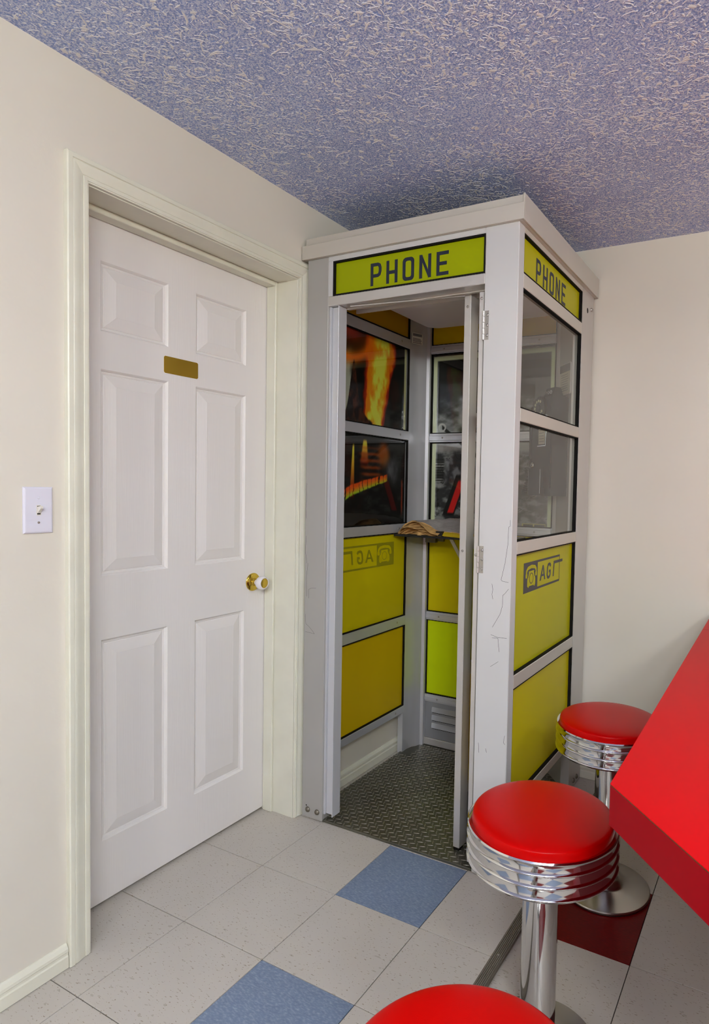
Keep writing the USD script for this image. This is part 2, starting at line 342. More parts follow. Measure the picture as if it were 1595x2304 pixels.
# knob
def along_x(m, x, y, z):
    m = m.copy(); m.apply_transform(trimesh.transformations.rotation_matrix(math.pi / 2, [0, 1, 0])); m.apply_translation([x, y, z]); return m
KY, KZ = -.093, .899
obj('rosette', along_x(lathe([(0, 0), (.033, 0), (.0335, .003), (.031, .006), (.024, .008), (.014, .010), (.012, .016), (.013, .019), (0, .019)], 40), LX, KY, KZ), L['brass'], door, smooth=35, label='polished brass rosette')
obj('knob', along_x(lathe([(0, .016), (.010, .017), (.010, .026), (.017, .030), (.0235, .038), (.0255, .047), (.0245, .055), (.021, .0605), (.0185, .061), (.018, .0575), (0, .0575)], 40), LX, KY, KZ), L['porcelain'], door, smooth=35, label='white porcelain door knob')
obj('knob_cap', along_x(lathe([(0, .0570), (.0180, .0570), (.0180, .0592), (.0165, .0602), (.006, .0606), (0, .0607)], 32), LX, KY, KZ), L['brass'], door, smooth=35, label='round brass knob face')
npz = Polygon([(-.4675, 1.613), (-.347, 1.613), (-.343, 1.617), (-.343, 1.6625), (-.347, 1.6665), (-.4675, 1.6665), (-.4715, 1.6625), (-.4715, 1.617)])
obj('name_plate', place(extrude(npz, .0012), 'x', LX + .0002), L['plate_brass'], door, label='blank brass name plate with clipped corners')

# ------------------------------------------------------------------ light switch
sw = thing('light_switch', 'white toggle light switch plate on the wall beside the door', 'light switch', (0, -.9285, 1.191))
pl = [(0, -.0335, -.0555), (0, .0335, -.0555), (0, .0335, .0555), (0, -.0335, .0555)]
obj('cover_plate', trimesh.convex.convex_hull(np.array([(x, sy * (.0340 - o), sz * (.0565 - o)) for x, o in ((0.0005, 0), (.003, .0004), (.0052, .0032), (.0056, .005)) for sy in (-1, 1) for sz in (-1, 1)])), L['switch_white'], sw)
obj('toggle_collar', [box(.0056, .0066, -.0052, .0052, .0105, .0125), box(.0056, .0066, -.0052, .0052, -.0125, -.0105), box(.0056, .0066, -.0052, -.0040, -.0105, .0105), box(.0056, .0066, .0040, .0052, -.0105, .0105)], L['switch_ivory'], sw)
obj('toggle_slot', box(.0054, .0060, -.004, .004, -.0105, .0105), L['slot_dark'], sw)
obj('toggle', trimesh.convex.convex_hull(np.array([(.006, y, z) for y in (-.0037, .0037) for z in (-.0075, .0085)] + [(.019, y, z) for y in (-.0028, .0028) for z in (.0045, .0105)])), L['switch_ivory'], sw)
for z in (.030, -.030): obj('screw', along_x(lathe([(0, 0), (.0032, 0), (.0026, .0012), (0, .0016)], 14), .0054, 0.0, z), L['switch_white' if z > 0 else 'screw_steel'], sw, smooth=30)

# ------------------------------------------------------------------ phone booth
bt = thing('phone_booth', 'aluminium phone booth with lime panels in the corner beside the door', 'phone booth')
X0, X1, Y0, Y1, ZT = .023, .8625, .0, .843, 2.0933
PZs = [(1.905, 1.95), (1.485, 1.527), (1.058, 1.099), (.62, .665), (.20, .235)]
OPEN = [(1.527, 1.905), (1.099, 1.485), (.665, 1.058), (.235, .62)]
def post(poly, z0=.004, z1=ZT, m='post_paint'): return moved(extrude(poly, z1 - z0), 0, 0, z0)
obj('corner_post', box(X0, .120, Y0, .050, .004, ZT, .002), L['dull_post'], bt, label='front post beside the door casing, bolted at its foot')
obj('corner_post', box(.7475, X1, Y0, .045, .004, ZT, .002), L['post_paint'], bt, label='front post covered in pen scribbles and scratches')
obj('corner_post', post(Polygon([(X1, .683), (X1, Y1), (.717, Y1), (.717, .800), (.735, .795), (.822, .700), (.826, .683)])), L['aluminium'], bt)
obj('corner_post', post(Polygon([(X0, .662), (.050, .662), (.052, .668), (.050, .70), (.058, .735), (.070, .752), (.078, .775), (.092, .780), (.092, Y1), (X0, Y1)])), L['inner_aluminium'], bt, smooth=40)
obj('door_jamb', [box(.120, .126, .010, .050, .03, 1.916), box(.126, .1625, .018, .050, .03, 1.916, .002), box(.1625, .166, .004, .05, .03, 1.916, .001)], L['pale_aluminium'], bt)
# front header with sign, door track below it
SG = (1.951, 2.0755)
obj('rail', box(.118, .7475, 0, .05, 1.917, SG[0], .002), L['aluminium'], bt)
obj('rail', box(.118, .7475, 0, .05, SG[1], ZT, .002), L['post_paint'], bt)
obj('rail', box(.120, .139, .0005, .05, SG[0], SG[1]), L['post_paint'], bt)
obj('door_track', [box(.166, .7475, .05, .062, 1.912, 1.95), box(.166, .7475, .062, .105, 1.938, 1.95), box(.166, .7475, .105, .112, 1.912, 1.95)], L['roof_metal'], bt)
def ring(u0, u1, v0, v1, w): return sbox(u0, v0, u1, v1).difference(sbox(u0 + w, v0 + w, u1 - w, v1 - w))
obj('gasket', place(extrude(ring(.139, .7475, *SG, .006), .012), 'y', .014), L['gasket_black'], bt)
obj('sign_panel', box(.139, .7475, .012, .017, *SG), L['lime_panel'], bt, label='lime PHONE sign panel above the booth doorway')
# side rails and panels
def side(ax_at, outer, inner, y0, y1, names, pane_at, mats, out_dir, rail_mat):
    for k, (a, b) in enumerate(PZs):
        obj('rail', box(inner, outer, y0, y1, a, b, .002), L[rail_mat], bt)
    obj('rail', box(inner, outer, y0, y1, SG[1], ZT, .002), L[rail_mat], bt)
    for k, (a, b) in enumerate([SG] + OPEN):
        d = abs(outer - pane_at) if out_dir > 0 else abs(inner - pane_at)
        g = box(min(pane_at, outer - .002), outer - .002, y0, y1, a, b)
        gk = place(extrude(ring(y0, y1, a, b, .004), abs(outer - .002 - pane_at)), 'x', pane_at)
        obj('gasket', gk, L['gasket_black'], bt)
        obj(names[k], box(pane_at - .002, pane_at + .002, y0 + .001, y1 - .001, a + .001, b - .001), L[mats[k]], bt)
NM = ['sign_panel', 'glass_pane', 'glass_pane', 'coloured_panel', 'coloured_panel']
side('x', X1, .827, .045, .683, NM, .846, ['olive_panel', 'pane_glass', 'pane_glass', 'olive_panel', 'yellow_panel'], 1, 'roof_metal')
def left_side():
    for a, b in PZs: obj('rail', box(.028, .055, .050, .662, a, b, .002), L['inner_aluminium'], bt)
    obj('rail', box(.028, .055, .05, .662, SG[1], ZT), L['inner_aluminium'], bt)
    for k, (a, b) in enumerate([SG] + OPEN):
        obj('gasket', place(extrude(ring(.05, .662, a, b, .004), .010), 'x', .044), L['gasket_black'], bt)
        obj(NM[k], box(.041, .0445, .051, .661, a + .001, b - .001), L[['orange_panel', 'pane_glass', 'pane_glass', 'yellow_panel', 'gold_panel'][k]], bt)
        obj('screw', along_x(lathe([(0, 0), (.005, 0), (.004, .002), (0, .0028)], 14), .0548, .592, (PZs[k][0] + PZs[k][1]) / 2), L['screw_steel'], bt, smooth=30)
left_side()
def on_y(m, x, y, z):    # a lathe whose axis points at -y
    m = m.copy(); m.apply_transform(trimesh.transformations.rotation_matrix(math.pi / 2, [1, 0, 0])); m.apply_translation([x, y, z]); return m
SCREW = lathe([(0, 0), (.0048, 0), (.004, .0018), (.0018, .0026), (.0015, .0014), (0, .0014)], 14)
def back_side():
    zz = [(1.905, 1.945), (1.485, 1.527), (1.062, 1.100), (.628, .668), (.226, .262)]
    op = [(1.945, SG[1]), (1.527, 1.905), (1.100, 1.485), (.668, 1.062), (.262, .628)]
    for a, b in zz:
        obj('rail', [box(.092, .717, .790, .825, a, b, .002), box(.092, .717, .786, .792, a + .007, b - .010, .002)], L['inner_aluminium'], bt)
        for x in (.165, .50, .64): obj('screw', on_y(SCREW, x, .7868, (a + b) / 2), L['screw_steel'], bt, smooth=30)
    for k, (a, b) in enumerate(op):
        obj('gasket', place(extrude(ring(.092, .717, a, b, .004), .012), 'y', .808), L['gasket_black'], bt)
        obj(NM[k], box(.093, .716, .804, .8075, a + .001, b - .001), L[['gold_panel', 'pane_glass', 'pane_glass', 'yellow_panel', 'lit_through_lime_panel'][k]], bt)
    obj('rail', box(.092, .717, .79, .825, SG[1], ZT), L['inner_aluminium'], bt)
    obj('kick_panel', box(.092, .717, .800, .812, .045, .226, .002), L['kick_grey'], bt, label='grey louvred kick panel at the back')
    for z in (.188, .149, .110):
        V = trimesh.convex.convex_hull(np.array([(x, .8005, z + dz) for x in (.130, .68) for dz in (-.010, .012)] + [(x, .788, z - .010) for x in (.136, .674)] + [(x, .790, z - .006) for x in (.134, .676)]))
        obj('louvre', V, L['kick_grey'], bt); obj('louvre_slot', box(.138, .672, .790, .8004, z - .0135, z - .0102), L['slot_dark'], bt)
    obj('base_strip', box(.092, .717, .790, .82, .012, .045, .002), L['aluminium'], bt)
back_side()
# lettering
def word_phone(h=.078, w=.046, pitch=.0665, s=.0115):
    r = s / 2; g = []
    def put(shape, k): g.append(affinity.translate(shape, k * pitch, 0))
    bowl = stroke([(r, h - r), (w - .016, h - r), (w - .009, h - r - .003), (w - r, h - .018), (w - r, h - .030), (w - .009, h - .0405), (w - .016, h - .044), (r, h - .044)], s)
    put(unary_union([stroke([(r, 0), (r, h)], s), bowl]), 0)
    put(unary_union([stroke([(r, 0), (r, h)], s), stroke([(w - r, 0), (w - r, h)], s), stroke([(0, h * .48), (w, h * .48)], s)]), 1)
    put(rrect(0, 0, w, h, .014).difference(rrect(s, s, w - s, h - s, .007)), 2)
    put(unary_union([stroke([(r, 0), (r, h)], s), stroke([(w - r, 0), (w - r, h)], s), Polygon([(0, h), (s * .9, h), (w, 0), (w - s * .9, 0)])]), 3)
    put(unary_union([stroke([(r, 0), (r, h)], s), stroke([(0, r), (w, r)], s), stroke([(0, h - r), (w, h - r)], s), stroke([(0, h * .5), (w * .85, h * .5)], s)]), 4)
    return g
for k, gph in enumerate(word_phone()):
    obj('lettering', place(extrude(affinity.translate(gph, .297, 1.969), .0006), 'y', .0119), L['sign_navy'], bt, label=f'letter {"PHONE"[k]}')
for k, gph in enumerate(word_phone(.078, .046, .0675)):
    obj('lettering', place(extrude(affinity.translate(gph, .187, 1.968), .0006), 'x', .8481), L['sign_navy'], bt, label=f'letter {"PHONE"[k]}')
def agt():
    h0, h1 = 0, .104
    dark = sbox(0, 0, .1335, h1)
    body = Polygon([(.036, .022), (.112, .022), (.112, .040), (.106, .056), (.098, .070), (.050, .070), (.042, .056), (.036, .040)]).buffer(.002)
    feet = unary_union([sbox(.040, .016, .052, .024), sbox(.098, .016, .110, .024)])
    hand = unary_union([stroke([(.026, .060), (.028, .074), (.040, .083), (.074, .087), (.108, .083), (.119, .074), (.121, .060)], .012), rrect(.018, .050, .036, .066, .005), rrect(.111, .050, .129, .066, .005)])
    cradle = unary_union([stroke([(.040, .050), (.048, .068)], .0028), stroke([(.107, .050), (.099, .068)], .0028), sbox(.060, .072, .088, .0745)])
    dial = Point(.074, .046).buffer(.019).difference(Point(.074, .046).buffer(.0165))
    icon = unary_union([body, feet, hand]).difference(unary_union([cradle, dial]))
    dark = dark.difference(icon)
    frame = unary_union([sbox(.1335, h1 - .008, .378, h1), sbox(.1335, 0, .378, .008), sbox(.3745, 0, .378, h1)])
    s = .0105; b, t = .026, .080
    A = unary_union([Polygon([(.157, b), (.1695, b), (.196, t), (.192, t), (.186, t)]), Polygon([(.186, t), (.196, t), (.2175, b), (.205, b)]), Polygon([(.172, .040), (.206, .040), (.204, .048), (.176, .048)])])
    G = affinity.skew(unary_union([stroke([(.272, .068), (.266, .0755), (.256, .078), (.244, .076), (.238, .066), (.238, .040), (.244, .030), (.256, .028), (.266, .031), (.271, .038), (.271, .051)], s), stroke([(.256, .051), (.275, .051)], s * .9)]), 6, 0, origin=(.25, .05))
    Tt = affinity.skew(stroke([(.313, b), (.313, t)], s), 8, 0, origin=(.313, t))
    bar = sbox(.308, .0735, .413, .0845)
    return unary_union([dark, frame, A, G, Tt, bar]).buffer(0)
LOGO = agt()
obj('logo', place(extrude(affinity.translate(LOGO, .145, .915), .0005), 'x', .8481), L['logo_charcoal'], bt, label='AGT logo with telephone emblem on the lime panel')
obj('logo', place(extrude(affinity.translate(affinity.scale(LOGO, -1, 1, origin=(0, 0)), .570, .915), .0003), 'x', .0446), L['logo_faint'], bt, label='faint reversed AGT logo showing through the yellow panel')
# roof
obj('fascia', box(.004, .8803, -.012, -.006, ZT, 2.1437, .001), L['roof_metal'], bt)
obj('fascia', box(.874, .8803, -.006, .853, ZT, 2.173, .001), L['roof_metal'], bt)
obj('fascia', box(.004, .010, -.006, .853, ZT, 2.1437, .001), L['roof_metal'], bt)
obj('roof_cap', box(.010, .8735, .002, .853, 2.1452, 2.173, .0015), L['roof_metal'], bt)
obj('roof_seam', box(.010, .8735, -.006, .850, 2.140, 2.1452), L['gasket_black'], bt)
obj('roof_pan', [box(.010, .874, -.006, .853, ZT, ZT + .004), box(.045, .845, .06, .82, 2.076, ZT)], L['roof_metal'], bt)
lens = rrect(.135, .10, .742, .712, .062)
lm = trimesh.util.concatenate([moved(extrude(lens, .070), 0, 0, 2.006), moved(extrude(lens.buffer(-.004), .006), 0, 0, 2.0)])
obj('light_lens', lm, L['lens_white'], bt, label='white rounded ceiling light cover inside the booth')
obj('lens_latch', [box(.575, .612, .640, .662, 1.988, 2.0, .002)], L['aluminium'], bt)
# floor plate with raised lugs
obj('floor_plate', box(X0 + .015, X1 - .01, .006, .838, .0012, .010, .001), L['plate_steel'], bt, label='dark diamond plate floor')
lug = trimesh.creation.icosphere(1, 1.0); lug.apply_scale([.0115, .0026, .0017]); lugs = []
for i in range(40):
    for j in range(42):
        x, y = .045 + i * .0205, .018 + j * .0205
        if x > .84 or y > .785 or (y > .65 and (x < .10)) : continue
        g = lug.copy(); g.apply_transform(trimesh.transformations.rotation_matrix(math.radians(20 if (i + j) % 2 else 110), [0, 0, 1])); g.apply_translation([x, y, .0100]); lugs.append(g)
obj('tread_lugs', lugs, L['lug_steel'], bt, kind='stuff', smooth=True, label='raised diamond lugs of the floor plate')
# bolts, hole, hinges, sticker, scribbles
BOLT = lathe([(0, 0), (.0105, 0), (.0105, .002), (.009, .005), (.005, .008), (0, .009)], 16)
for x, z in ((.053, .036), (.098, .036)): obj('bolt', on_y(BOLT, x, 0, z), L['bolt_steel'], bt, smooth=35)
for y in (.745, .790): obj('bolt', along_x(BOLT, X1, y, .030), L['bolt_steel'], bt, smooth=35)
obj('bolt_hole', on_y(lathe([(0, 0), (.003, 0), (0, .0006)], 10), .045, 0, .050), L['slot_dark'], bt)
obj('bolt_hole', along_x(lathe([(0, 0), (.011, 0), (0, .0005)], 18), X1, .755, 2.018), L['slot_dark'], bt)
obj('bolt', along_x(lathe([(0, 0), (.007, 0), (.0065, .006), (.003, .009), (0, .009)], 16), X1, .805, 2.034), L['screw_steel'], bt)
for za, zb in ((1.740, 1.831), (.996, 1.083)):
    hh = xform('hinge', parent=bt)
    obj('hinge_leaf', box(.7475, .765, -.0016, 0, za, zb), L['screw_steel'], hh)
    for k in range(5):
        a = za + (zb - za) * k / 5; obj('knuckle', moved(lathe([(0, .0004), (.0042, .0004), (.0042, (zb - za) / 5 - .0008), (0, (zb - za) / 5 - .0008)], 14), .7475, -.003, a), L['aluminium'], hh, smooth=40)
    for f in (.15, .5, .85): obj('screw', on_y(SCREW, .7605, -.0016, za + (zb - za) * f), L['screw_steel'], hh, smooth=30)
st = box(0, .062, 0, .0006, 0, .052); st.apply_transform(trimesh.transformations.rotation_matrix(math.radians(68), [0, 0, 1])); st.apply_translation([.0575, .672, 1.935])
obj('sticker', st, L['card_paper'], bt, label='small printed sticker high on the rear corner post')
sl = []
for k, (a, w) in enumerate(((.004, .050), (.011, .046), (.017, .050), (.023, .044), (.036, .052), (.042, .052))):
    b_ = box(.005, .005 + w, -.0005, .0, a, a + (.0065 if k > 3 else .0032)); b_.apply_transform(trimesh.transformations.rotation_matrix(math.radians(68), [0, 0, 1])); b_.apply_translation([.0577, .672, 1.935]); sl.append(b_)
obj('sticker_print', sl, L['ink_grey'], bt)
def pix(u, v, ax, at):          # a photographed mark carried onto the face it was drawn on
    d = ROT.apply([(u - W / 2 - PPX) / FPX, -(v - H / 2 - PPY) / FPX, -1.0]); k = 'xyz'.index(ax); t = (at - CAM[k]) / d[k]; return CAM + t * d
def scribble(paths, ax='y', at=0.0, w=.0009):
    out = []
    for P in paths:
        q = np.array([pix(u, v, ax, at) for u, v in P]); q2 = q[:, [0, 2]] if ax == 'y' else q[:, [1, 2]]
        out.append(place(extrude(LineString(q2).buffer(w / 2, cap_style=1, quad_segs=2), .00025), ax, at))
    return out
c2 = lambda *p: [(660 + a / 2.2786, 960 + b / 2.2786) for a, b in p]
c3 = lambda *p: [(660 + a / 2.2786, 1500 + b / 2.2786) for a, b in p]
marks = [c2((1112, 480), (1112, 510), (1104, 515), (1100, 600), (1085, 700), (1065, 785), (1070, 792), (1102, 799)),
    c2((1103, 833), (1085, 855), (1074, 865), (1071, 920), (1060, 960), (1020, 1028)), c2((1012, 1066), (1045, 1080), (1093, 1086)), c2((1018, 1082), (1048, 1085), (1055, 1155)),
    c2((1018, 806), (1022, 835), (1018, 860), (1022, 884)), c2((1010, 1230), (1050, 1205)), c3((1083, 355), (1076, 390), (1084, 400)), c3((948, 390), (950, 440)), c3((985, 420), (990, 440))]
obj('pen_scribble', scribble(marks), L['marker_black'], bt, label='black pen lines scribbled down the front post')
marks = [c2((70, 290), (66, 320), (68, 360), (64, 420), (66, 470)), c2((66, 560), (62, 640), (70, 700)), c2((62, 960), (64, 1010), (80, 1025), (100, 1050), (108, 1062), (60, 1050)), c2((78, 880), (78, 835), (90, 828), (116, 828)), c2((75, 700), (66, 780), (70, 870))]
obj('pen_scribble', scribble(marks, w=.0007), L['logo_charcoal'], bt, label='faint scratches down the left front post')
# folded door: two narrow leaves swung inward side by side
def door_leaf(p, q, zlo, zhi, front_w, screws):
    """p: free or hinged edge by the doorway, q: fold edge inside; each leaf has stiles, rails, panes"""
    dl = xform('folding_door', parent=bt)
    d = np.subtract(q, p); ln_ = np.hypot(*d); a = math.atan2(d[1], d[0])
    def put(m):
        m = m.copy(); m.apply_transform(trimesh.transformations.rotation_matrix(a, [0, 0, 1])); m.apply_translation([p[0], p[1], 0]); return m
    h = front_w / 2
    obj('stile', put(box(0, .050, -h, h, zlo, zhi, .0015)), L['aluminium'], dl); obj('stile', put(box(ln_ - .04, ln_, -h, h, zlo, zhi, .0015)), L['aluminium'], dl)
    for a_, b_ in [(1.86, zhi)] + PZs[1:] + [(zlo, .075)]: obj('rail', put(box(.050, ln_ - .04, -h * .8, h * .8, a_, b_, .001)), L['aluminium'], dl)
    for k, (a_, b_) in enumerate([(1.527, 1.86), (1.099, 1.485), (.665, 1.058), (.235, .62), (.075, .20)]):
        obj('pane', put(box(.050, ln_ - .04, -.002, .002, a_, b_)), L[['pane_glass', 'pane_glass', 'olive_panel', 'gold_panel', 'kick_grey'][k]], dl)
    for z in screws: obj('screw', put(moved(trimesh.Trimesh(np.array(SCREW.vertices)[:, [2, 0, 1]] * [-1, 1, 1], SCREW.faces), -.0002, 0, z)), L['screw_steel'], dl, smooth=30)
door_leaf((.652, .072), (.681, .405), .022, 1.930, .026, (1.875, 1.055))
door_leaf((.7352, .006), (.714, .385), .030, 1.895, .016, (1.874, 1.052))
obj('pivot_foot', box(.640, .664, .074, .104, .0105, .024, .002), L['gasket_black'], bt)
obj('door_arm', tube([(.205, .02, 1.9125), (.42, .047, 1.9135), (.655, .078, 1.914)], .0028, 6), L['aluminium'], bt)
# shelf carried by the back of the booth
obj('shelf', moved(extrude(Polygon([(.060, .545), (.10, .545), (.60, .565), (.60, .789), (.100, .789), (.088, .70)]), .009), 0, 0, 1.046), L['shelf_black'], bt, label='black corner shelf under the open phone book')
obj('shelf_strut', trimesh.convex.convex_hull(np.array([(.312, .600, 1.046), (.330, .600, 1.046), (.312, .606, 1.046), (.330, .606, 1.046), (.395, .785, .74), (.413, .785, .74), (.395, .789, .74), (.413, .789, .74)])), L['aluminium'], bt)
obj('shelf_bracket', [box(.094, .150, .765, .789, 1.005, 1.046, .002), box(.158, .19, .775, .789, 1.012, 1.046, .002)], L['bolt_steel'], bt)

# ------------------------------------------------------------------ posters behind the panes (plain abstract prints)
def poster(name, label, u0, u1, z0, z1, nu, nv, ax, at, fn, uf=None):
    uf = u0 if uf is None else uf
    U, Z = np.meshgrid(np.linspace(u0, u1, nu), np.linspace(z0, z1, nv)); col = np.clip(fn((U - uf) / (u1 - uf), (Z - z0) / (z1 - z0)) * 1.22, 0, 1)
    P = np.c_[U.ravel(), np.full(U.size, at), Z.ravel()] if ax == 'y' else np.c_[np.full(U.size, at), U.ravel(), Z.ravel()]
    F = []; idx = np.arange(U.size).reshape(nv, nu); a, b, c, d = idx[:-1, :-1].ravel(), idx[:-1, 1:].ravel(), idx[1:, 1:].ravel(), idx[1:, :-1].ravel()
    F = np.r_[np.c_[a, b, c], np.c_[a, c, d]]
    back = P.copy(); back[:, 1 if ax == 'y' else 0] += .0008 if ax == 'y' else -.0008
    n = len(P); o = obj(name, (np.r_[P, back], np.r_[F, F[:, ::-1] + n]), L['printed'])
    pv = UsdGeom.PrimvarsAPI(o).CreatePrimvar('print', Sdf.ValueTypeNames.Color3fArray, 'vertex'); cc = col.reshape(-1, 3) ** 2.2
    pv.Set(Vt.Vec3fArray.FromNumpy(np.r_[cc, cc].astype(np.float32)))
    tag(o, label, 'poster'); return o
def n2(u, v, s, seed, o=4): return meshkit.fbm(np.stack([u * s, v * s, np.zeros_like(u) + seed], -1), o, seed)
def lerp(a, b, t): return np.asarray(a) * (1 - t[..., None]) + np.asarray(b) * t[..., None]
def sm(x, a, b): t = np.clip((x - a) / (b - a), 0, 1); return t * t * (3 - 2 * t)
def fire(u, v):
    """u: 0 near the doorway, 1 at the rear corner; v: 0 bottom, 1 top"""
    wob = (n2(u, v, 5, 3) - .5); wob2 = n2(u, v, 14, 8) - .5
    c = np.zeros(u.shape + (3,)) + [.035, .028, .025]
    c = lerp(c, [.20, .07, .03], sm(n2(u, v * 1.5, 6, 11), .5, .75) * .7)
    # upper half: a pale glow at the doorway side and a leaning column of flame
    pale = sm(.36 + wob * .3 - u - .25 * np.maximum(v - .84, 0) * 4, 0, .16) * sm(v, .50, .56) * sm(.93 - v + wob * .1, 0, .1)
    c = lerp(c, [.62, .62, .56], pale)
    mid = .55 + .05 * np.sin(v * 9) + wob * .16 + (.80 - v) * -.10; wid = .22 + .05 * np.sin(v * 7 + 1)
    f = sm(1 - np.abs(u - mid) / wid, 0, .75) * sm(v, .50, .55)
    fc = lerp(lerp(np.zeros(u.shape + (3,)) + [.55, .12, .02], [.93, .48, .04], sm(f + wob2 * .6, .3, .7)), [.97, .85, .30], sm(f + wob2 * .9 + wob * .6, .75, 1.15))
    c = lerp(c, fc, sm(f, .02, .3))
    bowl = np.exp(-((np.hypot((u - .12) / .34, (v - .985) / .13) - 1) / .22) ** 2) * sm(1.02 - v, 0, .02)
    c = lerp(c, [.88, .42, .04], bowl * .9); c = lerp(c, [.62, .14, .02], np.exp(-(np.hypot((u - .18) / .22, (v - .985) / .075)) ** 2 * 1.5) * .85)
    # a jagged dark rock before the glow
    rock = .46 + .205 * np.exp(-((u - .22) / .055) ** 2) + .10 * np.exp(-((u - .25) / .14) ** 2) + wob * .05
    c = lerp(c, lerp(np.zeros(u.shape + (3,)) + [.10, .05, .04], [.28, .15, .10], sm(n2(u, v, 22, 21), .4, .7)), sm(rock + .10 - v, -.005, .012) * sm(v, .5, .505) * sm(.50 - u, 0, .03) * sm(u, .03, .06))
    # lower half: dark with amber gaps of light and stepped bands, a slanted brush stroke near the bottom
    low = sm(.49 - v, 0, .02)
    for cx, w, a, b in ((.03, .05, .34, .49), (.225, .035, .20, .46), (.38, .07, .36, .49)):
        t = sm(1 - np.abs(u - cx - (v - .35) * .05) / (w * (1.1 - (v - a) / (b - a) * .75)), 0, .5) * sm(v, a - .03, a + .02) * sm(b - v, 0, .03)
        c = lerp(c, lerp(np.zeros(u.shape + (3,)) + [.48, .13, .03], [.93, .80, .25], sm(v, a, b - .03)), t * low)
    bands = (np.sin(v * 190 + wob * 3) * .5 + .5) * sm(1 - np.abs(u - .47 - (.36 - v) * .3) / .20, 0, .6) * sm(v, .23, .28) * sm(.48 - v, 0, .08)
    c = lerp(c, [.62, .27, .07], bands * .75 * low)
    c = lerp(c, [.70, .35, .08], sm(1 - np.hypot((u - .66) / .13, (v - .41) / .09), 0, .7) * .75 * low)
    smoke = sm(1 - np.hypot((u - .78) / .20, (v - .33) / .13), 0, .8) * n2(u, v, 12, 31) * low; c = lerp(c, [.42, .42, .45], smoke)
    ux = (u - .12) / .60; line = .200 + .09 * np.clip(ux, 0, None) ** .7 + wob2 * .01
    st_ = sm(1 - np.abs(v - line) / (.022 + .012 * (1 - ux)), 0, .35) * (ux > 0) * (ux < 1) * sm(np.abs(np.sin(ux * 31 + wob2 * 5)), .12, .3)
    c = lerp(c, lerp(np.zeros(u.shape + (3,)) + [.55, .80, .18], [.92, .30, .06], sm(v - line, -.035, .02)), st_ * low)
    c = lerp(c, [.60, .22, .10], sm(.016 - np.abs(u - .955 + wob * .02), 0, .01) * sm(v, .06, .14) * sm(.30 - v, 0, .03) * .8)
    c = lerp(c, [.32, .32, .33], sm(n2(u * 3, v * 9, 5, 41), .62, .8) * sm(.10 - v, 0, .05) * .6)
    c = lerp(c, [.72, .72, .56], sm(u, .965, .97) * sm(v, .5, .52))
    return c
def cloudy(u, v):
    """black and white print: cloudy sky over cracked dark ground, a dark slanting bar and a red strap"""
    wob = n2(u, v, 6, 2) - .5; cl = n2(u * 1.2, v * 2.4, 6, 6, 5)
    sky = lerp(np.zeros(u.shape + (3,)) + [.10, .10, .10], [.66, .67, .68], sm(cl + (.82 - v) * 1.1, .42, .95)); sky = lerp(sky, [.05, .045, .04], sm(v + wob * .06, .74, .80))
    sky = lerp(sky, [.26, .23, .19], sm(1 - np.hypot((u - .3) / .3, (v - .80) / .05), 0, .9) * .6)
    grd = lerp(np.zeros(u.shape + (3,)) + [.16, .16, .17], [.50, .50, .50], sm(n2(u * 2, v * 5, 7, 9), .35, .75))
    crack = np.abs(n2(u * 1.3, v * 3, 6, 15) - .5); grd = lerp(grd, [.06, .06, .06], sm(.018 - crack, 0, .014))
    c = lerp(grd, sky, sm(v + wob * .03, .44, .47))
    c = lerp(c, [.50, .46, .45], sm(.50 - np.abs(v - .475) * 14, 0, .4) * .5)
    tw = sm(.06 - np.abs(u - .055), 0, .02) * sm(v, .27, .29) * sm(.42 - v, 0, .01) * (np.sin(v * 420) > -.4); c = lerp(c, [.05, .05, .05], tw)
    blk = sm(v, .26, .29) * sm(.425 - v, 0, .02) * sm(u, .10, .14) * sm(.45 - u, 0, .05); c = lerp(c, lerp(np.zeros(u.shape + (3,)) + [.16, .16, .18], [.48, .48, .50], sm(n2(u, v, 18, 19), .4, .7)), blk * .9)
    bar = sm(.014 - np.abs((v - .575) + (u - .12) * .55), 0, .004) * sm(u, .08, .09) * sm(.5 - u, 0, .02); c = lerp(c, [.05, .05, .055], bar)
    rg = np.abs(np.hypot((u - .085) * .6, (v - .592) * .85) - .017); c = lerp(c, [.72, .72, .72], sm(.006 - rg, 0, .004)); 
    rd = sm(.032 - np.abs(u - .20 - (v - .16) * .5), 0, .01) * sm(v, .095, .11) * sm(.30 - v, 0, .02); c = lerp(c, [.05, .04, .04], sm(.055 - np.abs(u - .188 - (v - .16) * .5), 0, .01) * sm(v, .08, .1) * sm(.33 - v, 0, .02)); c = lerp(c, [.80, .10, .09], rd)
    for a in (.82, .91):        # two dark tabs outlined in straw yellow near the foot
        q = np.maximum(np.abs(u - a) / .042, np.abs(v - .035) / .026); c = lerp(c, [.70, .66, .38], sm(1.12 - q, 0, .03)); c = lerp(c, [.16, .15, .14], sm(.96 - q, 0, .03))
    edge = np.minimum(np.minimum(u * .6, (1 - u) * .6), (1 - v) * .8); c = lerp(c, [.74, .76, .62], sm(.022 - edge, 0, .003))
    return c
poster('poster', 'abstract orange and black flame print behind the booth panes along the room wall', .056, .657, 1.058, 1.910, 230, 320, 'x', .0395, fire, .150)
poster('poster', 'black and white cloudy sky print with pale border at the back of the booth', .098, .712, 1.064, 1.895, 210, 280, 'y', .8092, cloudy)

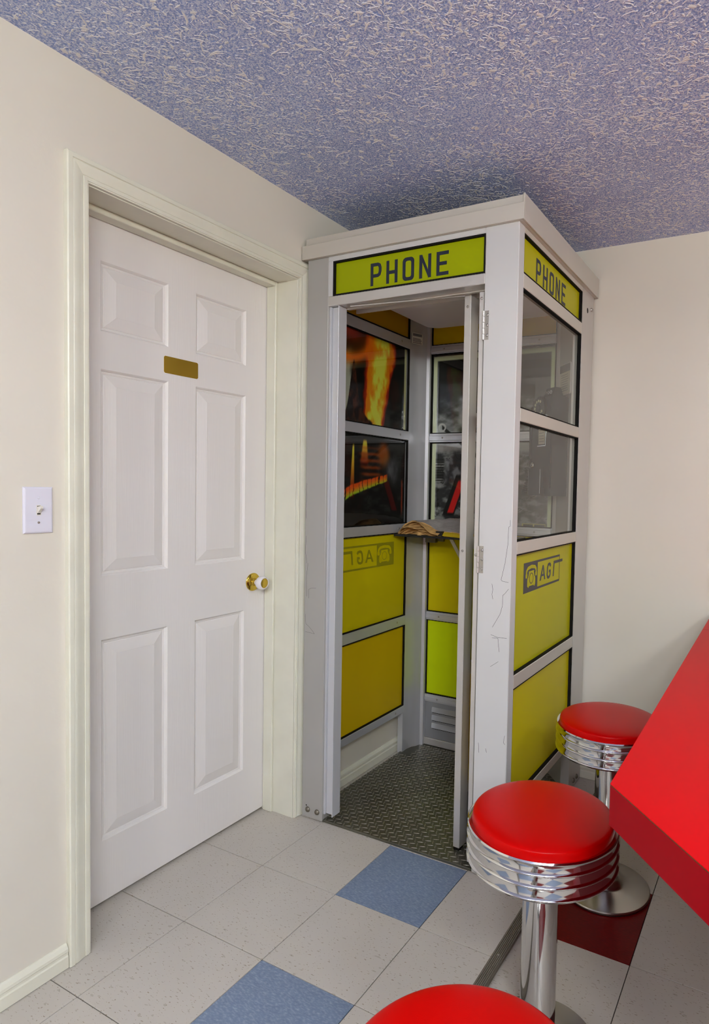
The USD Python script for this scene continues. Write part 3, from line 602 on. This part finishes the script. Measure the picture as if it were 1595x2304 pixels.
# ------------------------------------------------------------------ pay phone in the rear right corner of the booth
A_ = math.radians(39)
ph = thing('pay_phone', 'black rotary pay phone mounted in the rear corner of the booth', 'phone', (.751, .655, 1.247), -A_)    # local: x to the right along its face, y into the wall
foot = [(-.150, 0), (0, 0), (0, .084), (-.100, .080), (-.150, .016)]
hullz = lambda P, zs: trimesh.convex.convex_hull(np.array([(x, y + dy, z) for x, y in P for z, dy in zs]))
obj('body', hullz(foot, ((.03, 0), (.405, 0))), L['phone_black'], ph)
obj('body_cap', hullz([(-.144, .006), (-.004, .006), (-.004, .080), (-.099, .076), (-.143, .017)], ((.405, 0), (.413, 0))), L['phone_rib'], ph)
obj('coin_vault', hullz([(-.152, -.014), (-.048, -.014), (-.040, .078), (-.105, .074), (-.150, .012)], ((-.002, 0), (.115, 0))), L['phone_black'], ph)
for vx in (-.0530, -.1510): obj('vault_edge', box(vx, vx + .0035, -.0160, -.0138, .006, .108), L['chrome'], ph)
obj('vault_lock', on_y(lathe([(0, 0), (.013, 0), (.013, .005), (.010, .008), (.005, .0095), (0, .010)], 24), -.138, -.0005, .128), L['chrome'], ph, smooth=30)
obj('lower_box', hullz([(-.046, .004), (.004, .004), (.004, .080), (-.046, .078)], ((-.004, 0), (.205, 0))), L['phone_rib'], ph)
obj('coin_slots', trimesh.convex.convex_hull(np.array([(x, y, z) for x in (-.088, -.020) for y, z in ((.012, .410), (.028, .452), (.056, .452), (.070, .410))])), L['phone_rib'], ph)
for x in (-.074, -.054, -.034): obj('slot_rim', on_y(lathe([(.0045, 0), (.0075, 0), (.0075, .004), (.0045, .004)], 14), x, .0205, .431), L['chrome'], ph)
DZ = .368
obj('dial_plate', on_y(lathe([(0, 0), (.050, 0), (.050, .006), (.046, .010), (0, .011)], 36), -.086, .0, DZ), L['phone_rib'], ph, smooth=30)
for k in range(10):
    a = math.radians(60 + k * 30); obj('dial_hole', on_y(lathe([(0, 0), (.0062, 0), (.0062, .0012), (0, .0012)], 12), -.086 + .030 * math.cos(a), -.0102, DZ + .030 * math.sin(a)), L['dial_ivory'], ph)
obj('dial_centre', on_y(lathe([(0, 0), (.014, 0), (.013, .002), (0, .002)], 20), -.086, -.0105, DZ), L['phone_rib'], ph)
obj('instruction_card', box(-.094, -.044, -.002, .0, .215, .318), L['card_paper'], ph, label='cream instruction card on the phone face')
obj('card_print', [box(-.089, -.051, -.0026, -.0019, .225 + k * .012, .2270 + k * .012) for k in range(7)], L['ink_grey'], ph)
obj('card_frame', [box(-.036, -.0325, -.004, .0, .205, .335), box(-.10, -.036, -.004, 0, .205, .210)], L['chrome'], ph)
hs = [(-.176, .03 + .0, .36), (-.186, .018, .34), (-.190, .022, .29), (-.190, .024, .20), (-.188, .022, .16), (-.176, .03, .14)]
obj('handset', [tube(hs, .013, 12), moved(trimesh.creation.icosphere(2, .026), -.180, .030, .365), moved(trimesh.creation.icosphere(2, .026), -.180, .030, .138)], L['phone_black'], ph, smooth=True)
obj('hook', tube([(-.150, .03, .33), (-.168, .02, .33), (-.176, .004, .338)], .005, 8), L['chrome'], ph)
t = np.linspace(0, 1, 260); cpath = np.c_[-.168 + .05 * t - .16 * t * (1 - t), .012 - .03 * np.sin(t * math.pi), .12 - .02 * t - .42 * t * (1 - t)]
coil = cpath + .008 * np.c_[np.cos(t * 150), np.sin(t * 150), np.zeros_like(t)]
obj('coil_cord', tube(coil, .0022, 5), L['phone_black'], ph, smooth=True)
nc = thing('notice_card', 'framed printed notice above the pay phone in the booth', 'sign', (.7755, .7465, 1.738), -math.radians(47.5))
obj('frame', place(extrude(rrect(-.055, -.066, .055, .066, .008).difference(rrect(-.051, -.062, .051, .062, .006)), .004), 'y', .0035), L['lens_white'], nc)
obj('sheet', box(-.052, .052, .000, .0035, -.063, .063), L['card_paper'], nc)
obj('header_band', box(-.0505, .0505, -.0006, .0, .030, .0615), L['ink_grey'], nc)
obj('print_line', [box(-.036, .028 + .004 * ((k * 7) % 3), -.0006, 0, .018 - k * .0095, .0195 - k * .0095) for k in range(8)], L['ink_grey'], nc)

# ------------------------------------------------------------------ phone book lying open on the shelf
bk = thing('phone_book', 'thick tattered phone book lying open on the black shelf', 'book', (.33, .66, 1.0552))
book_front = lambda u: np.interp(u, [-.262, -.245, -.225, -.19, -.16, -.12, -.07, 0, .2], [.004, .022, .044, .064, .066, .056, .030, .020, .014])
book_back = lambda u: np.interp(u, [-.262, -.19, -.07, .2], [.024, .058, .072, .076])
def page_block():
    nu, nv = 60, 26; V, F = [], []
    U = np.linspace(-.258, .20, nu); Vv = np.linspace(-.098, .105, nv)
    top = lambda u, v: np.interp(v, [-.098, .105], [book_front(u), book_back(u)])
    G = np.zeros((nu, nv, 3))
    for i, u in enumerate(U):
        for j, v in enumerate(Vv):
            w = (meshkit.fbm(np.array([u * 26, v * 22, 1.]), 3, 3) - .5)
            G[i, j] = (u + w * .01 * (j == 0), v - .022 * math.sin(i * .5) * (j == 0) * .3 + w * .012 * (j == 0), top(u, v) * (1 + .22 * w))
    n = nu * nv; V = np.r_[G.reshape(-1, 3), G.reshape(-1, 3) * [1, 1, 0]]
    idx = np.arange(n).reshape(nu, nv); a, b, c, d = idx[:-1, :-1].ravel(), idx[1:, :-1].ravel(), idx[1:, 1:].ravel(), idx[:-1, 1:].ravel()
    top_f = np.r_[np.c_[a, b, c], np.c_[a, c, d]]; side = []
    for e in (idx[:, 0], idx[:, -1][::-1], idx[0][::-1], idx[-1]):
        for p, q in zip(e[:-1], e[1:]): side += [[p, p + n, q + n], [p, q + n, q]]
    return V, top_f, np.array(side), n
V, tf, sf, n = page_block()
# printed leaves on top, fore edges and curled leaves in tan
obj('printed_page', (V[:n] + [0, 0, .0006], tf), L['page_grey'], bk, smooth=60, label='grey printed pages')
obj('page_block', (V, np.r_[tf, sf, tf[:, ::-1] + n]), L['page_tan'], bk, smooth=50, label='tan page edges')
cur = []
for k in range(9):      # curled, torn leaves fanning over the front corner
    nu, nv = 22, 8; r = np.random.default_rng(40 + k); u0, u1 = -.255 + .004 * k, -.062 + .004 * k
    U = np.linspace(u0, u1, nu); P = []
    for j in range(nv):
        s_ = j / (nv - 1)
        for i, u in enumerate(U):
            t_ = i / (nu - 1); z = book_front(u) * (.30 + .078 * k) + .001; drop = (s_ ** 2) * .016 * (.5 + .5 * math.sin(t_ * 7 + k))
            P.append((u + r.normal(0, .0012), -.075 - .040 * s_ + .008 * math.sin(t_ * 5 + k * 1.7) * s_ - .0015 * k, max(.0015, z - drop)))
    idx = np.arange(nu * nv).reshape(nv, nu); a, b, c, d = idx[:-1, :-1].ravel(), idx[:-1, 1:].ravel(), idx[1:, 1:].ravel(), idx[1:, :-1].ravel()
    obj('curled_page', (np.array(P), np.r_[np.c_[a, c, b], np.c_[a, d, c]]), L['page_tan'], bk, smooth=True)
obj('cover', [box(-.262, -.02, -.105, .112, .0, .0025, .0008)], L['shelf_black'], bk)
nu = 20; U = np.linspace(-.025, .205, nu); P = []
for s_ in range(8):
    for u in U: P.append((u, -.095 - .022 * s_ / 7, .020 - .012 * (u + .025) / .23 - .016 * (s_ / 7) ** 1.5 + .001))
idx = np.arange(8 * nu).reshape(8, nu); a, b, c, d = idx[:-1, :-1].ravel(), idx[:-1, 1:].ravel(), idx[1:, 1:].ravel(), idx[1:, :-1].ravel()
obj('cover', (np.array(P), np.r_[np.c_[a, c, b], np.c_[a, d, c]]), L['cover_yellow'], bk, smooth=True, label='yellow cover curling over the shelf edge')
obj('spine_clip', box(-.052, -.020, -.120, -.090, .003, .024, .002), L['shelf_black'], bk, label='black clip on the spine')

# ------------------------------------------------------------------ bar stools
SEAT_H = .541
def make_stool(label, loc, rot):
    s = thing('bar_stool', label, 'bar stool', loc, rot, 'red diner stools along the counter')
    R = .166
    obj('seat_cushion', lathe([(0, SEAT_H - .02), (R - .012, SEAT_H - .02), (R - .009, SEAT_H - .012), (R - .007, SEAT_H - .002), (R - .0085, SEAT_H + .006)] + [((R - .0085) * math.cos(q) ** .62, SEAT_H + .006 + .0165 * math.sin(q) ** .75) for q in np.linspace(.12, math.pi / 2, 22)][:-1] + [(0, SEAT_H + .0225)], 96), L['red_vinyl'], s, smooth=40, label='red vinyl seat cushion')
    zt_, zb_ = SEAT_H - .004, SEAT_H - .088
    P = [(R - .030, zt_ - .006), (R - .008, zt_ - .003), (R + .0005, zt_), (R + .003, zt_ - .003)]
    for k in range(4):
        a = zt_ - .005 - k * .0255
        if k:
            for q in np.linspace(0, 1, 9): P.append((R + .0002 + .0042 * math.sin(q * math.pi), a + .0085 * (1 - q)))
        if k < 3: P += [(R + .0002, a - .001), (R - .0004, a - .0085), (R + .0002, a - .0165)]
    P += [(R - .001, zb_), (R - .012, zb_ - .001), (.06, zb_ + .012), (0, zb_ + .012)]
    obj('seat_ring', lathe(P, 128), L['chrome'], s, smooth=50, label='ribbed chrome ring')
    obj('seat_seam', moved(box(R - .002, R + .0042, -.004, .004, zb_ + .004, zt_ - .004, .001)), L['chrome'], s)
    obj('column', lathe([(0, .018), (.043, .018), (.0415, .022), (.0405, .03), (.0405, zb_ + .012), (0, zb_ + .012)], 64), L['chrome'], s, smooth=40)
    obj('pedestal_foot', lathe([(0, 0), (.139, 0), (.1415, .003), (.1415, .007), (.139, .010), (.125, .0125), (.09, .0155), (.06, .020), (.050, .027), (.0425, .040), (.0412, .046), (0, .046)], 96), L['base_steel'], s, smooth=35, label='brushed steel round foot')
    obj('foot_ring', lathe([(0, -.0), (.1405, 0), (.1405, .0028), (0, .0028)], 64), L['gasket_black'], s)
    return s
STOOLS = [((1.150, .160), 'red topped chrome stool farthest from the camera, beside the phone booth', 1.2), ((1.161, -.495), 'red topped chrome stool between the counter corner and the booth doorway', 1.2), ((1.295, -1.150), 'red topped chrome stool at the bottom edge, only its seat in view', 1.2)]
first = make_stool(STOOLS[0][1], (*STOOLS[0][0], LOW), STOOLS[0][2])
for xy, lab, rot in STOOLS[1:]:
    r = thing('bar_stool', lab, 'bar stool', (*xy, LOW), rot, 'red diner stools along the counter').GetPrim()
    r.GetReferences().AddInternalReference(first.GetPath()); r.SetInstanceable(True)

# ------------------------------------------------------------------ counter
ct = thing('bar_counter', 'glossy red laminate diner counter with clipped corner', 'counter')
TOPZ, TH = .80, .067
poly = Polygon([(1.386, D - .002), (1.386, -.822), (1.792, -1.241), (2.30, -1.241), (2.30, D - .002)])
obj('counter_top', moved(extrude(poly, .0012), 0, 0, TOPZ - .0012), L['red_laminate'], ct)
obj('counter_core', moved(extrude(poly.buffer(-.0006), .0022), 0, 0, TOPZ - .0034), L['core_brown'], ct, label='brown core line under the laminate')
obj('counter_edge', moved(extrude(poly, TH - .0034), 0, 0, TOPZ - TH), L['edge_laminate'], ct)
obj('top_seam', box(1.3865, 2.29, .466, .4672, TOPZ - .0002, TOPZ + .0002), L['core_brown'], ct)
inner = Polygon([(1.80, D - .01), (1.80, -.72), (1.98, -.92), (2.25, -.92), (2.25, D - .01)])
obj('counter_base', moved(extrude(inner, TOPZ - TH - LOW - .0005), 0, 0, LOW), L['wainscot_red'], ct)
